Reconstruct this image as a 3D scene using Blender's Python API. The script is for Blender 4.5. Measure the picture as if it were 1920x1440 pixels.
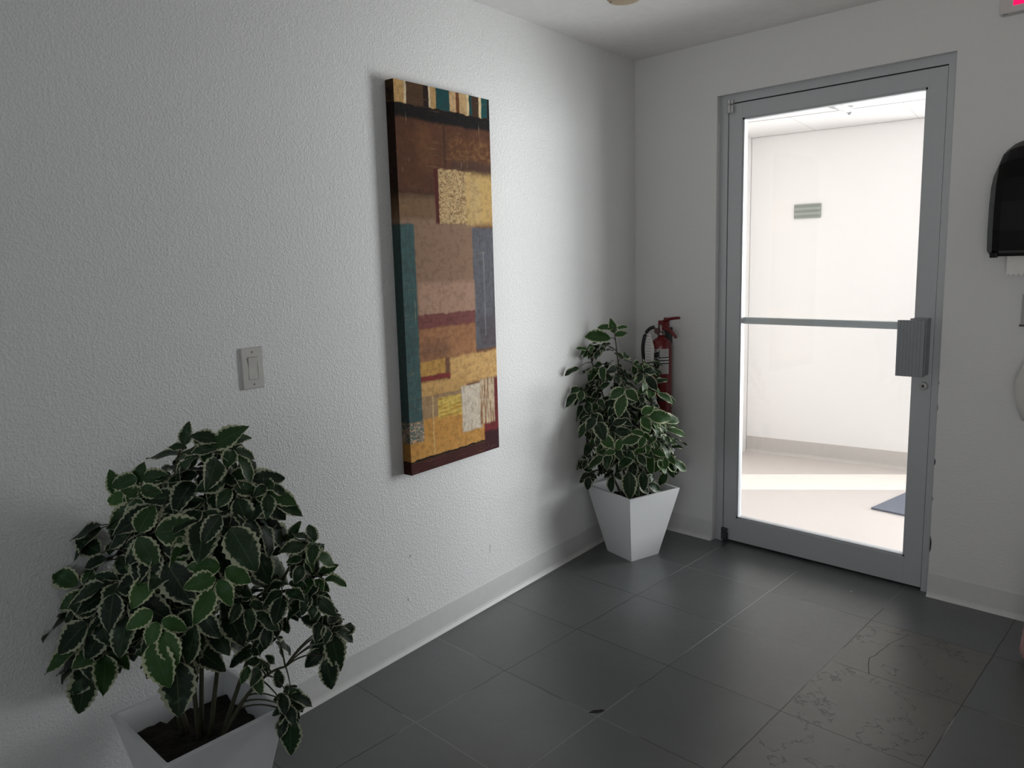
import bpy, bmesh, math, random
from mathutils import Vector, Matrix, noise
for o in list(bpy.data.objects): bpy.data.objects.remove(o)
S = bpy.context.scene
PI = math.pi
# ------------------------------------------------------------------ camera
CAM = Vector((2.2923, -3.378, 1.4321))
R_ = Vector((0.7101, 0.7034, -0.0306)); U_ = Vector((-0.0812, 0.1250, 0.9888)); F_ = Vector((-0.6994, 0.6997, -0.1459))
FPX, CX, CY = 1420.5, 924.0, 701.7
cd = bpy.data.cameras.new('camera'); cam = bpy.data.objects.new('camera', cd); S.collection.objects.link(cam)
m = Matrix((R_, U_, -F_)).transposed().to_4x4(); m.translation = CAM; cam.matrix_world = m
cd.sensor_width = 36; cd.lens = FPX / 1920 * 36
cd.shift_x = (960 - CX) / 1920; cd.shift_y = -(720 - CY) / 1920
cd.clip_start = .05; cd.clip_end = 100
S.camera = cam
# ------------------------------------------------------------------ light and exposure
S.view_settings.view_transform = 'Standard'; S.view_settings.look = 'None'
S.view_settings.exposure = -0.12; S.view_settings.gamma = 1; S.view_settings.use_curve_mapping = False
w = bpy.data.worlds.new('world'); S.world = w; w.use_nodes = True
w.node_tree.nodes['Background'].inputs[0].default_value = (.80, .90, 1, 1); w.node_tree.nodes['Background'].inputs[1].default_value = 1.0
def light(name, kind, loc, direction, energy, color, size=None, spread=180):
    l = bpy.data.lights.new(name, kind); l.energy = energy; l.color = color
    if kind == 'AREA': l.shape = 'RECTANGLE'; l.size, l.size_y = size; l.spread = math.radians(spread)
    o = bpy.data.objects.new(name, l); S.collection.objects.link(o); o.location = loc
    o.rotation_euler = Vector(direction).to_track_quat('-Z', 'Y').to_euler(); return o
sun = light('sun', 'SUN', (-4, -2, 6), (.70 * .78, .70 * .62, -.72), 10.0, (1, .95, .88)); sun.data.angle = math.radians(.6)
# added fill lights, sources unseen: two in the corridor, one behind the camera
light('corridor_side_fill', 'AREA', (2.30, 2.0, 1.2), (-.72, -1, .16), 92, (.985, .985, 1), (1.7, 2.0), 110)
light('corridor_end_fill', 'AREA', (3.5, 1.0, 1.2), (-1, .12, 0), 8, (1, .94, .89), (1.6, 2.0))
light('rear_fill', 'AREA', (2.75, -5.3, 1.48), (-.10, 1, .16), 8, (1, .965, .92), (1.3, 1.3), 80)

# ------------------------------------------------------------------ room frame
NICKS = ((1.2549, .2612, 1.2601, .2254, .0011), (1.7165, .3663, 1.7175, .357, .0026), (1.7381, .2047, 1.7365, .194, .002), (1.3107, .2558, 1.3030, .247, .0013))
PHI = 0.0937; H = 2.4149
LD = Vector((math.sin(PHI), -math.cos(PHI), 0)); LN = Vector((math.cos(PHI), math.sin(PHI), 0))
LROT = PI / 2 + PHI
def wall_x(y): return -y * math.tan(PHI)
def px(u, v, depth):
    return CAM + R_ * ((u - CX) / FPX * depth) + U_ * (-(v - CY) / FPX * depth) + F_ * depth

# ------------------------------------------------------------------ material helpers
class N:
    def __init__(s, name):
        s.m = bpy.data.materials.new(name); s.m.use_nodes = True; s.t = s.m.node_tree; s.b = s.t.nodes['Principled BSDF']
    def n(s, typ, **kw):
        x = s.t.nodes.new(typ)
        for k, v in kw.items():
            if k.startswith('i'):
                x.inputs[int(k[1:])].default_value = v
            else: setattr(x, k, v)
        return x
    def l(s, a, b): s.t.links.new(a, b)
    def math(s, op, a, b=None, c=None, clamp=False):
        x = s.t.nodes.new('ShaderNodeMath'); x.operation = op; x.use_clamp = clamp
        for i, q in enumerate((a, b, c)):
            if q is None: continue
            if isinstance(q, (int, float)): x.inputs[i].default_value = q
            else: s.l(q, x.inputs[i])
        return x.outputs[0]
    def mix(s, fac, a, b):
        x = s.t.nodes.new('ShaderNodeMix'); x.data_type = 'RGBA'
        for i, q in ((0, fac), (6, a), (7, b)):
            if isinstance(q, (int, float)): x.inputs[i].default_value = q
            elif isinstance(q, tuple): x.inputs[i].default_value = (*q[:3], 1)
            else: s.l(q, x.inputs[i])
        return x.outputs[2]
    def noise(s, vec, scale, detail=2, rough=.5):
        x = s.t.nodes.new('ShaderNodeTexNoise'); x.inputs['Scale'].default_value = scale
        x.inputs['Detail'].default_value = detail; x.inputs['Roughness'].default_value = rough
        if vec is not None: s.l(vec, x.inputs['Vector'])
        return x.outputs[0]
    def bump(s, h, strength, dist):
        x = s.t.nodes.new('ShaderNodeBump'); x.inputs['Strength'].default_value = strength; x.inputs['Distance'].default_value = dist
        s.l(h, x.inputs['Height']); s.l(x.outputs[0], s.b.inputs['Normal']); return x
    def ramp(s, f, lo, hi):
        x = s.t.nodes.new('ShaderNodeMapRange'); x.interpolation_type = 'SMOOTHSTEP'
        x.inputs[1].default_value = lo; x.inputs[2].default_value = hi; s.l(f, x.inputs[0]); return x.outputs[0]
    def pos(s, kind='Object'):
        return s.n('ShaderNodeTexCoord').outputs[kind]
    def col(s, c):
        if isinstance(c, tuple): s.b.inputs['Base Color'].default_value = (*c, 1)
        else: s.l(c, s.b.inputs['Base Color'])
    def set(s, **kw):
        for k, v in kw.items(): s.b.inputs[k.replace('_', ' ')].default_value = v
def srgb(r, g, b):
    f = lambda c: (c / 255 / 12.92) if c / 255 <= .04045 else ((c / 255 + .055) / 1.055) ** 2.4
    return (f(r), f(g), f(b))
def simple(name, c, rough=.5, metal=0, var=.06, bump=0, scale=30):
    k = N(name); p = k.pos(); nz = k.noise(p, scale, 3)
    k.col(k.mix(nz, tuple(x * (1 - var) for x in c), tuple(min(1, x * (1 + var)) for x in c)))
    k.set(Roughness=rough, Metallic=metal)
    if bump: k.bump(k.noise(p, scale * 6, 2), bump, .001)
    return k.m

def wall_mat(name, c, amp=1.0):
    k = N(name); p = k.pos()
    a = k.noise(p, 165, 2, .5); b = k.noise(p, 80, 2, .5)
    h = k.math('ADD', k.ramp(a, .40, .66), k.math('MULTIPLY', k.ramp(b, .42, .70), .9))
    k.bump(h, .50 * amp, .0014)
    v = k.noise(p, 2.2, 3)
    k.col(k.mix(v, tuple(x * .97 for x in c), c)); k.set(Roughness=.62)
    return k.m
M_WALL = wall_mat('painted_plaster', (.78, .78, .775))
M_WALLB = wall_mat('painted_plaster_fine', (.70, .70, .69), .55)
M_CEIL = simple('ceiling_paint', (.84, .825, .81), .7)
M_BASE = simple('vinyl_baseboard', (.62, .62, .61), .45)
M_ALU = simple('aluminium_frame', (.46, .475, .49), .42, .2, .03)
M_ALUD = simple('ribbed_aluminium', (.30, .31, .33), .38, .35, .05)
M_CHROME = simple('brushed_steel', (.50, .50, .49), .35, .45)
M_BLACKGAP = simple('black_rubber', (.01, .01, .01), .7)
M_PLASTIC = simple('white_plastic', (.54, .525, .50), .45)
M_PLANTER = simple('white_planter', (.74, .745, .76), .38, 0, .02)
M_CWALL = simple('corridor_paint', (.80, .765, .745), .7, 0, .01)
M_CFLOOR = simple('corridor_floor_tile', (.62, .58, .56), .4, 0, .05, 0, 3)
M_CBASE = simple('corridor_baseboard', (.50, .46, .43), .5)

def glass_mat():
    k = N('door_glass'); t = k.t
    tr = k.n('ShaderNodeBsdfTransparent'); tr.inputs[0].default_value = (.97, .985, .98, 1)
    gl = k.n('ShaderNodeBsdfGlossy'); gl.inputs['Roughness'].default_value = .02
    fr = k.n('ShaderNodeFresnel'); fr.inputs[0].default_value = 1.45
    mx = k.n('ShaderNodeMixShader'); k.l(k.math('MULTIPLY', fr.outputs[0], .6), mx.inputs[0])
    k.l(tr.outputs[0], mx.inputs[1]); k.l(gl.outputs[0], mx.inputs[2])
    k.l(mx.outputs[0], t.nodes['Material Output'].inputs[0]); return k.m
M_GLASS = glass_mat()

def floor_mat():
    k = N('slate_tiles'); P = k.pos('Object'); T = .408
    sep = k.n('ShaderNodeSeparateXYZ'); k.l(P, sep.inputs[0])
    wob = k.noise(P, 9, 3)
    wv = k.math('MULTIPLY', k.math('SUBTRACT', wob, .5), .006)
    gx = k.math('DIVIDE', k.math('ADD', k.math('SUBTRACT', sep.outputs[0], .5306), wv), T)
    gy = k.math('DIVIDE', k.math('ADD', k.math('SUBTRACT', sep.outputs[1], -.7847), wv), T)
    ix = k.math('FLOOR', gx); iy = k.math('FLOOR', gy)
    fx = k.math('SUBTRACT', gx, ix); fy = k.math('SUBTRACT', gy, iy)
    e = k.math('MINIMUM', k.math('MINIMUM', fx, k.math('SUBTRACT', 1, fx)), k.math('MINIMUM', fy, k.math('SUBTRACT', 1, fy)))
    edge = k.math('MULTIPLY', e, T)
    grout = k.math('SUBTRACT', 1, k.ramp(edge, .0012, .0027))
    cmb = k.n('ShaderNodeCombineXYZ'); k.l(ix, cmb.inputs[0]); k.l(iy, cmb.inputs[1])
    wn = k.n('ShaderNodeTexWhiteNoise'); k.l(cmb.outputs[0], wn.inputs['Vector']); rnd = wn.outputs['Value']
    # every tile has its own cleft pattern
    off = k.n('ShaderNodeVectorMath', operation='MULTIPLY_ADD'); k.l(wn.outputs['Color'], off.inputs[0]); off.inputs[1].default_value = (7, 7, 7); k.l(P, off.inputs[2])
    V = off.outputs[0]
    n1 = k.noise(V, 5, 5, .6); n2 = k.noise(V, 45, 3, .6); n3 = k.noise(V, 2.3, 6, .62)
    # layered cleft lines: contour bands of a noise
    cont = k.math('ABSOLUTE', k.math('SUBTRACT', k.math('FRACT', k.math('MULTIPLY', n3, 7)), .5))
    line = k.math('SUBTRACT', 1, k.ramp(cont, .0, .07))
    isx = k.math('MULTIPLY', k.math('GREATER_THAN', sep.outputs[0], 1.3466), k.math('LESS_THAN', sep.outputs[0], 1.7546))
    isy = k.math('MULTIPLY', k.math('GREATER_THAN', sep.outputs[1], -1.6), k.math('LESS_THAN', sep.outputs[1], -.377))
    rough_tile = k.math('MULTIPLY', isx, isy)
    amt = k.math('MULTIPLY', line, k.math('ADD', k.math('MULTIPLY', rough_tile, k.math('MULTIPLY', k.ramp(n2, .36, .56), .95)), k.math('MULTIPLY', k.ramp(n1, .55, .7), .10)))
    base = k.mix(n1, (.078, .086, .089), (.118, .127, .129))
    warm = k.mix(n1, (.098, .088, .072), (.155, .140, .118))
    base = k.mix(k.math('MULTIPLY', rough_tile, .75), base, warm)
    base = k.mix(k.math('MULTIPLY', rnd, .35), base, (.060, .066, .07))
    base = k.mix(k.math('MULTIPLY', k.ramp(n2, .35, .8), .25), base, (.09, .092, .09))
    base = k.mix(k.math('MULTIPLY', k.ramp(n3, .40, .62), .22), base, (.055, .052, .048)); base = k.mix(amt, base, (.018, .016, .014))
    gcol = k.mix(k.ramp(k.noise(P, 1.3, 2), .52, .56), (.005, .0045, .004), (.17, .17, .168))
    k.col(k.mix(grout, base, gcol))
    k.l(k.math('ADD', .30, k.math('MULTIPLY', n2, .18)), k.b.inputs['Roughness'])
    hgt = k.math('SUBTRACT', k.math('SUBTRACT', k.math('ADD', k.math('MULTIPLY', n1, .5), k.math('MULTIPLY', n2, .12)), grout), k.math('MULTIPLY', amt, .6))
    k.bump(hgt, .55, .0022)
    k.set(**{'Specular_IOR_Level': .8, 'Coat_Weight': .35, 'Coat_Roughness': .38})
    return k.m
M_FLOOR = floor_mat()

# ------------------------------------------------------------------ mesh helpers
def obj(name, bm, mat, parent=None, smooth=False, **props):
    me = bpy.data.meshes.new(name); bm.normal_update(); bm.to_mesh(me); bm.free()
    for mm in (mat if isinstance(mat, (list, tuple)) else [mat]): me.materials.append(mm)
    if smooth:
        for p in me.polygons: p.use_smooth = True
    o = bpy.data.objects.new(name, me); S.collection.objects.link(o)
    if parent: o.parent = parent
    for k, v in props.items(): o[k] = v
    return o
def thing(name, loc=(0, 0, 0), rz=0, **props):
    o = bpy.data.objects.new(name, None); S.collection.objects.link(o); o.location = loc; o.rotation_euler = (0, 0, rz); o.empty_display_size = .05
    for k, v in props.items(): o[k] = v
    return o
def place(o, loc=(0, 0, 0), rz=0):
    o.location = loc; o.rotation_euler = (0, 0, rz); return o
def box(bm, x0, x1, y0, y1, z0, z1, bev=0, seg=2):
    vs = [bm.verts.new((x, y, z)) for x in (x0, x1) for y in (y0, y1) for z in (z0, z1)]
    idx = [(0, 1, 3, 2), (4, 6, 7, 5), (0, 4, 5, 1), (2, 3, 7, 6), (0, 2, 6, 4), (1, 5, 7, 3)]
    fs = [bm.faces.new([vs[i] for i in f]) for f in idx]
    if bev:
        es = list({e for f in fs for e in f.edges})
        bmesh.ops.bevel(bm, geom=es, offset=bev, segments=seg, affect='EDGES', profile=.7)
    return bm
def B(*a, **k): return box(bmesh.new(), *a, **k)
def lathe(bm, prof, seg=32, axis=(0, 0, 0), M=None):
    rings = []
    for r, z in prof:
        ring = []
        for i in range(seg):
            a = 2 * PI * i / seg; v = Vector((r * math.cos(a), r * math.sin(a), z))
            if M: v = M @ v
            ring.append(bm.verts.new(v + Vector(axis)))
        rings.append(ring)
    for a, b in zip(rings, rings[1:]):
        for i in range(seg):
            j = (i + 1) % seg; bm.faces.new((a[i], a[j], b[j], b[i]))
    if prof[0][0] > 1e-4: bm.faces.new(rings[0][::-1])
    if prof[-1][0] > 1e-4: bm.faces.new(rings[-1])
    return bm
def tube(bm, pts, r0, r1=None, seg=8):
    r1 = r0 if r1 is None else r1; pts = [Vector(p) for p in pts]; n = len(pts); rings = []; up = Vector((.3, .2, 1)).normalized()
    for i, p in enumerate(pts):
        t = (pts[min(i + 1, n - 1)] - pts[max(i - 1, 0)]).normalized()
        a = t.cross(up)
        if a.length < .05: a = t.cross(Vector((1, 0, 0)))
        a.normalize(); b = t.cross(a); r = r0 + (r1 - r0) * i / max(1, n - 1)
        rings.append([bm.verts.new(p + (a * math.cos(2 * PI * k / seg) + b * math.sin(2 * PI * k / seg)) * r) for k in range(seg)])
    for a, b in zip(rings, rings[1:]):
        for i in range(seg):
            j = (i + 1) % seg; bm.faces.new((a[i], b[i], b[j], a[j]))
    bm.faces.new(rings[0]); bm.faces.new(rings[-1][::-1]); return bm
def bez(a, b, c, n=10):
    a, b, c = Vector(a), Vector(b), Vector(c)
    return [a * (1 - t) ** 2 + b * 2 * t * (1 - t) + c * t * t for t in [i / n for i in range(n + 1)]]
def prism(bm, poly, y0, y1):
    """closed outline in x,z pushed from y0 to y1"""
    a = [bm.verts.new((x, y0, z)) for x, z in poly]; b = [bm.verts.new((x, y1, z)) for x, z in poly]; n = len(poly)
    bm.faces.new(a); bm.faces.new(b[::-1])
    for i in range(n): j = (i + 1) % n; bm.faces.new((a[j], a[i], b[i], b[j]))
    bmesh.ops.recalc_face_normals(bm, faces=bm.faces[:]); return bm

# ------------------------------------------------------------------ room shell
ST = dict(kind='structure')
RX, RY = 3.7, -5.4
poly = [(wall_x(RY) , RY), (RX, RY), (RX, .09), (0, .09), (0, 0)]
bm = bmesh.new(); f1 = [bm.verts.new((x, y, 0)) for x, y in poly]; f0 = [bm.verts.new((x, y, -.1)) for x, y in poly]
bm.faces.new(f1); bm.faces.new(f0[::-1])
for i in range(5): j = (i + 1) % 5; bm.faces.new((f1[j], f1[i], f0[i], f0[j]))
obj('floor', bm, M_FLOOR, **ST)
obj('ceiling', B(-.3, RX + .1, RY - .1, .13, H, H + .1), M_CEIL, **ST)
wlf = place(obj('wall_left', B(-5.6, .14, 0, .12, 0, H), M_WALL, **ST), (0, 0, 0), LROT)
for (sa, za, sb, zb, wd) in NICKS:
    obj('wall_nick', prism(bmesh.new(), [(-sa - wd, za), (-sa + wd, za - .0006), (-sb + wd * .4, zb), (-sb - wd * .4, zb + .0006)], -.0007, .001), simple('nick_grey', (.30, .30, .30), .8), wlf)  # small nicks and a scratch in the wall, one grey tone
# back wall with the door opening
OX0, OX1, OZ = .456, 1.441, 2.168
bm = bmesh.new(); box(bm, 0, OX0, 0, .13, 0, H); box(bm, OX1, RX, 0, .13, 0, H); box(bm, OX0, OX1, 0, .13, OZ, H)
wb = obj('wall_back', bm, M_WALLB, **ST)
# chips where the paint has broken away along the door frame
M_CHIP = simple('bare_grey_plaster', (.035, .035, .037), .8)
for (zc, ww, hh, sd) in ((.225, .008, .075, 3), (.575, .0045, .03, 5), (.42, .0025, .02, 6), (.8, .0022, .025, 7), (.9, .002, .012, 8)):
    rr = random.Random(sd); pl = [(OX1, zc - hh / 2)]
    for i in range(6):
        t = i / 5; pl.append((OX1 + ww * math.sin(PI * (t * .85 + .1)) * rr.uniform(.5, 1), zc - hh / 2 + hh * (t * .9 + .05)))
    pl.append((OX1, zc + hh / 2))
    obj('plaster_chip', prism(bmesh.new(), pl, -.0012, .004), M_CHIP, wb)
obj('wall_right', B(RX, RX + .1, RY, .13, 0, H), M_WALL, **ST)
bm = bmesh.new(); wz0, wz1, wx0, wx1 = .8, 2.15, 1.2, 3.4
box(bm, -.2, wx0, RY - .1, RY, 0, H); box(bm, wx1, RX + .1, RY - .1, RY, 0, H); box(bm, wx0, wx1, RY - .1, RY, 0, wz0); box(bm, wx0, wx1, RY - .1, RY, wz1, H)
obj('wall_rear', bm, M_WALL, **ST)
M_CRACK = simple('dark_slate_crack', (.008, .007, .006), .9)
fl = bpy.data.objects['floor']
def floor_chip(poly):
    bm = bmesh.new(); a = [bm.verts.new((x, y, .0006)) for x, y in poly]; b = [bm.verts.new((x, y, -.001)) for x, y in poly]; n = len(poly)
    bm.faces.new(a); bm.faces.new(b[::-1])
    for i in range(n): j = (i + 1) % n; bm.faces.new((a[j], a[i], b[i], b[j]))
    bmesh.ops.recalc_face_normals(bm, faces=bm.faces[:]); return obj('tile_chip', bm, M_CRACK, fl)
floor_chip([(.9047, -1.6061), (.9072, -1.5843), (.9239, -1.5614), (.9363, -1.5581), (.9344, -1.5755), (.9219, -1.5925)][::-1])
ck = [(1.4749, -.7888), (1.462, -.755), (1.455, -.72), (1.4433, -.675), (1.4485, -.6457), (1.4505, -.6057), (1.4564, -.5678), (1.4600, -.53), (1.4677, -.4905), (1.4786, -.4541), (1.4872, -.4029)]
bm = bmesh.new(); rc = random.Random(2); pv = None
for i, (x, y) in enumerate(ck):
    x += rc.uniform(-.003, .003); wd = .0013 * (1 - .6 * i / len(ck)); q = (bm.verts.new((x - wd, y, .0005)), bm.verts.new((x + wd, y, .0005)))
    if pv: bm.faces.new((pv[0], pv[1], q[1], q[0]))
    pv = q
obj('tile_crack', bm, M_CRACK, fl)
# baseboards: cove profile with a toe
def baseboard(L):
    bm = bmesh.new(); prof = [(0, .100), (-.003, .100), (-.0035, .020), (-.006, .011), (-.011, .004), (-.014, 0), (0, 0)]
    a = [bm.verts.new((0, y, z)) for y, z in prof]; b = [bm.verts.new((L, y, z)) for y, z in prof]; n = len(prof)
    bm.faces.new(a); bm.faces.new(b[::-1])
    for i in range(n): j = (i + 1) % n; bm.faces.new((a[j], a[i], b[i], b[j]))
    bmesh.ops.recalc_face_normals(bm, faces=bm.faces[:]); return bm
place(obj('baseboard_left', baseboard(5.2), M_BASE, **ST), LD * 5.2, LROT)
place(obj('baseboard_back', baseboard(OX0 - .006), M_BASE, **ST), (.004, 0, 0), 0)
place(obj('baseboard_right', baseboard(RX - OX1), M_BASE, **ST), (OX1 - .001, 0, 0), 0)

# ------------------------------------------------------------------ door
door = thing('door_1', (OX0, 0, 0), 0, label='aluminium-framed glass door with a ribbed push plate, standing shut at the end of the room', **ST)
OW = OX1 - OX0
FY = .032
obj('frame_jamb', B(0, .040, FY, .12, 0, OZ), M_ALU, door)
obj('frame_jamb', B(OW - .034, OW, FY, .12, 0, OZ), M_ALU, door)
obj('frame_header', B(.040, OW - .034, FY, .12, OZ - .036, OZ), M_ALU, door)
obj('frame_shadow_gap', B(.036, OW - .032, .070, .118, 0.001, OZ - .033), M_BLACKGAP, door) if False else None
LX0, LX1, LZ0, LZ1 = .0425, OW - .0365, .012, OZ - .041
ly0, ly1 = FY + .004, FY + .049
leaf = obj('door_leaf', B(LX0, LX0 + .066, ly0, ly1, LZ0, LZ1, bev=.001), M_ALU, door)
obj('stile', B(LX1 - .068, LX1, ly0, ly1, LZ0, LZ1, bev=.001), M_ALU, leaf)
obj('rail', B(LX0 + .066, LX1 - .068, ly0, ly1, LZ1 - .068, LZ1, bev=.001), M_ALU, leaf)
obj('rail', B(LX0 + .066, LX1 - .068, ly0, ly1, LZ0, LZ0 + .118, bev=.001), M_ALU, leaf)
bm = bmesh.new(); gx0, gx1, gz0, gz1 = LX0 + .066, LX1 - .068, LZ0 + .118, LZ1 - .068
box(bm, gx0, gx0 + .008, ly0 + .006, ly1 - .006, gz0, gz1); box(bm, gx1 - .008, gx1, ly0 + .006, ly1 - .006, gz0, gz1)
box(bm, gx0, gx1, ly0 + .006, ly1 - .006, gz0, gz0 + .008); box(bm, gx0, gx1, ly0 + .006, ly1 - .006, gz1 - .008, gz1)
obj('glazing_bead', bm, M_ALU, leaf)
obj('glass_pane', B(gx0 + .002, gx1 - .002, ly0 + .019, ly0 + .025, gz0 + .002, gz1 - .002), M_GLASS, leaf)
obj('middle_bar', B(gx0 - .002, gx1 + .002, ly0 + .030, ly0 + .052, 1.102, 1.134, bev=.002), M_ALU, door)
obj('weather_strip', B(LX0, LX1, ly0 + .008, ly1 - .008, LZ1, OZ - .036), M_BLACKGAP, door)
obj('weather_strip', B(LX1, OW - .034, ly0 + .012, ly1 - .008, 0.002, LZ1), M_BLACKGAP, door)
obj('weather_strip', B(.040, LX0, ly0 + .012, ly1 - .008, 0.002, LZ1), M_BLACKGAP, door)
obj('floor_sweep', B(LX0, LX1, ly0 + .015, ly1 - .01, .001, LZ0), M_BLACKGAP, door)
# hinges
for zz in (OZ - .082, .012):
    bm = bmesh.new(); lathe(bm, [(.0095, 0), (.0105, .002), (.0105, .034), (.0095, .036)], 20, (LX0 + .006, FY - .010, zz))
    lathe(bm, [(.0095, .040), (.0105, .042), (.0105, .058), (.0095, .060)], 20, (LX0 + .006, FY - .010, zz))
    box(bm, LX0 + .004, LX0 + .026, FY - .012, FY + .004, zz + .001, zz + .035, bev=.001); box(bm, LX0 + .004, LX0 + .026, FY - .012, FY + .0, zz + .041, zz + .059, bev=.001)
    lathe(bm, [(.006, .034), (.006, .042)], 12, (LX0 + .006, FY - .010, zz))
    obj('hinge', bm, M_CHROME if zz > 1 else simple('dark_pivot', (.04, .04, .045), .5), door, smooth=False)
# push plate: ribbed paddle
def ribbed(x0, x1, y0, y1, z0, z1, n):
    bm = bmesh.new(); poly = [(x0, y1), (x0, y0)]; wd = (x1 - x0) / n
    for i in range(1, n):
        c = x0 + wd * i; poly += [(c - .0009, y0), (c - .0004, y0 + .0009), (c + .0004, y0 + .0009), (c + .0009, y0)]
    poly += [(x1, y0), (x1, y1)]
    a = [bm.verts.new((x, y, z0)) for x, y in poly]; b = [bm.verts.new((x, y, z1)) for x, y in poly]; k = len(poly)
    bm.faces.new(a); bm.faces.new(b[::-1])
    for i in range(k): j = (i + 1) % k; bm.faces.new((a[j], a[i], b[i], b[j]))
    bmesh.ops.recalc_face_normals(bm, faces=bm.faces[:]); return bm
pp = obj('push_plate', ribbed(1.290 - OX0, 1.390 - OX0, -.040, -.016, .922, 1.150, 8), M_ALUD, door)
obj('mounting_block', B(1.330 - OX0, 1.392 - OX0, -.016, ly0 + .001, .926, 1.156), M_ALUD, pp)
# lock cylinder
Mx = Matrix.Rotation(PI / 2, 4, 'X')
lk = obj('lock_cylinder', lathe(bmesh.new(), [(.0175, 0), (.0175, .006), (.0150, .013), (.0095, .0135), (.0095, .011), (.0, .011)], 28, (1.377 - OX0, ly0, .877), Mx), M_CHROME, door, smooth=False)
bm = B(1.3755 - OX0, 1.3785 - OX0, ly0 - .0125, ly0 - .0108, .871, .883); lathe(bm, [(.0045, 0), (.0045, .001), (0, .001)], 14, (1.377 - OX0, ly0 - .011, .877), Mx)
obj('keyway', bm, M_BLACKGAP, lk)
# closer arm on the outer side
bm = bmesh.new(); tube(bm, [(.890 - OX0, .165, 2.084), (.926 - OX0, .355, 2.074)], .012, .014, 14); tube(bm, [(.926 - OX0, .360, 2.092), (.926 - OX0, .360, 2.060)], .014, seg=14); tube(bm, [(.926 - OX0, .360, 2.060), (.926 - OX0, .360, 2.053)], .008, seg=10)
tube(bm, [(.890 - OX0, .165, 2.084), (.88 - OX0, .105, 2.10)], .010)
obj('closer_arm', bm, M_CHROME, door, smooth=True)

# ------------------------------------------------------------------ corridor beyond the glass
CA, CB = Vector((-.247, 1.786, 0)), Vector((.778, 1.950, 0)); cdv = (CB - CA).normalized(); crot = math.atan2(cdv.y, cdv.x)
CH = 2.232; CFZ = 0
k = N('corridor_tiles'); P = k.pos(); n1 = k.noise(P, 3, 3); sp = k.n('ShaderNodeSeparateXYZ'); k.l(P, sp.inputs[0])
def gridline(kk, c, T, o, wdt):
    g = kk.math('FRACT', kk.math('DIVIDE', kk.math('ADD', c, o), T)); e = kk.math('MINIMUM', g, kk.math('SUBTRACT', 1, g)); return kk.math('SUBTRACT', 1, kk.ramp(kk.math('MULTIPLY', e, T), wdt * .5, wdt))
g = k.math('MAXIMUM', gridline(k, sp.outputs[0], .45, .1, .004), gridline(k, sp.outputs[1], .45, .1, .004))
k.col(k.mix(k.math('MULTIPLY', g, .12), k.mix(n1, (.56, .505, .475), (.60, .54, .51)), (.42, .39, .38))); k.set(Roughness=.35); M_CFLOOR = k.m
obj('floor_corridor', B(-3.5, 5.0, .09, 4.5, -.1, CFZ), M_CFLOOR, **ST)
k = N('corridor_ceiling_tiles'); P = k.pos(); sp = k.n('ShaderNodeSeparateXYZ'); k.l(P, sp.inputs[0])
g = k.math('MAXIMUM', k.math('MULTIPLY', gridline(k, sp.outputs[0], .6, -.42, .005), .25), gridline(k, sp.outputs[1], .66, .003, .010))
k.col(k.mix(k.math('MULTIPLY', g, .9), (.70, .675, .66), (.05, .045, .04))); k.set(Roughness=.8)
iv = (Matrix.Translation(CA) @ Matrix.Rotation(crot, 4, 'Z')).inverted()
bm = bmesh.new(); cpl = [iv @ Vector(q) for q in ((-.36, .131, 0), (5.0, .131, 0), (5.0, 2.64, 0), (-.36, 1.78, 0))]
a = [bm.verts.new((q.x, q.y, CH)) for q in cpl]; b = [bm.verts.new((q.x, q.y, CH + .08)) for q in cpl]; bm.faces.new(a); bm.faces.new(b[::-1])
for i in range(4): j = (i + 1) % 4; bm.faces.new((a[j], a[i], b[i], b[j]))
bmesh.ops.recalc_face_normals(bm, faces=bm.faces[:])
cc = obj('ceiling_corridor', bm, k.m, **ST); place(cc, CA, crot)
# outer wall: solid part seen through the door, then an unseen opening added for the fill light
bm = bmesh.new(); box(bm, 0, 1.22, 0, .12, 0, CH + .08); box(bm, 1.22, 4.3, 0, .12, 0, .12); box(bm, 1.22, 4.3, 0, .12, 2.15, CH + .08); box(bm, 3.2, 4.3, 0, .12, .12, 2.15)
place(obj('wall_corridor_far', bm, M_CWALL, **ST), CA, crot)
cb = baseboard(1.22); place(obj('baseboard_corridor', cb, M_CBASE, **ST), CA, crot)
bpy.data.objects['baseboard_corridor'].scale = (1, 1, 1.15)
# glazed left end of the corridor: mullions with a gap that lets the sun in
bm = bmesh.new(); xl = -.25
box(bm, xl - .09, xl, 1.60, 1.80, 0, CH); box(bm, xl - .09, xl, .98, 1.04, 0, CH); box(bm, xl - .09, xl, .42, .48, 0, CH); box(bm, xl - .09, xl, -.02, .42, 0, CH + .08); box(bm, xl, .0, .0, .13, 0, CH + .18); box(bm, xl - .09, xl, 1.04, 1.60, 0, CH); box(bm, xl - .09, xl, .48, .98, 2.08, CH)
obj('wall_corridor_end', bm, M_CWALL, **ST)
wn = thing('window_1', (xl, .73, 0), 0, **ST)
bm = bmesh.new(); box(bm, -.06, -.03, -.25, -.225, 0, 2.08); box(bm, -.06, -.03, .225, .25, 0, 2.08); box(bm, -.06, -.03, -.225, .225, 2.05, 2.08); box(bm, -.06, -.03, -.225, .225, 0, .02)
obj('window_frame', bm, M_ALU, wn); obj('glass_pane', B(-.048, -.042, -.225, .225, .02, 2.05), M_GLASS, wn)
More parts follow.
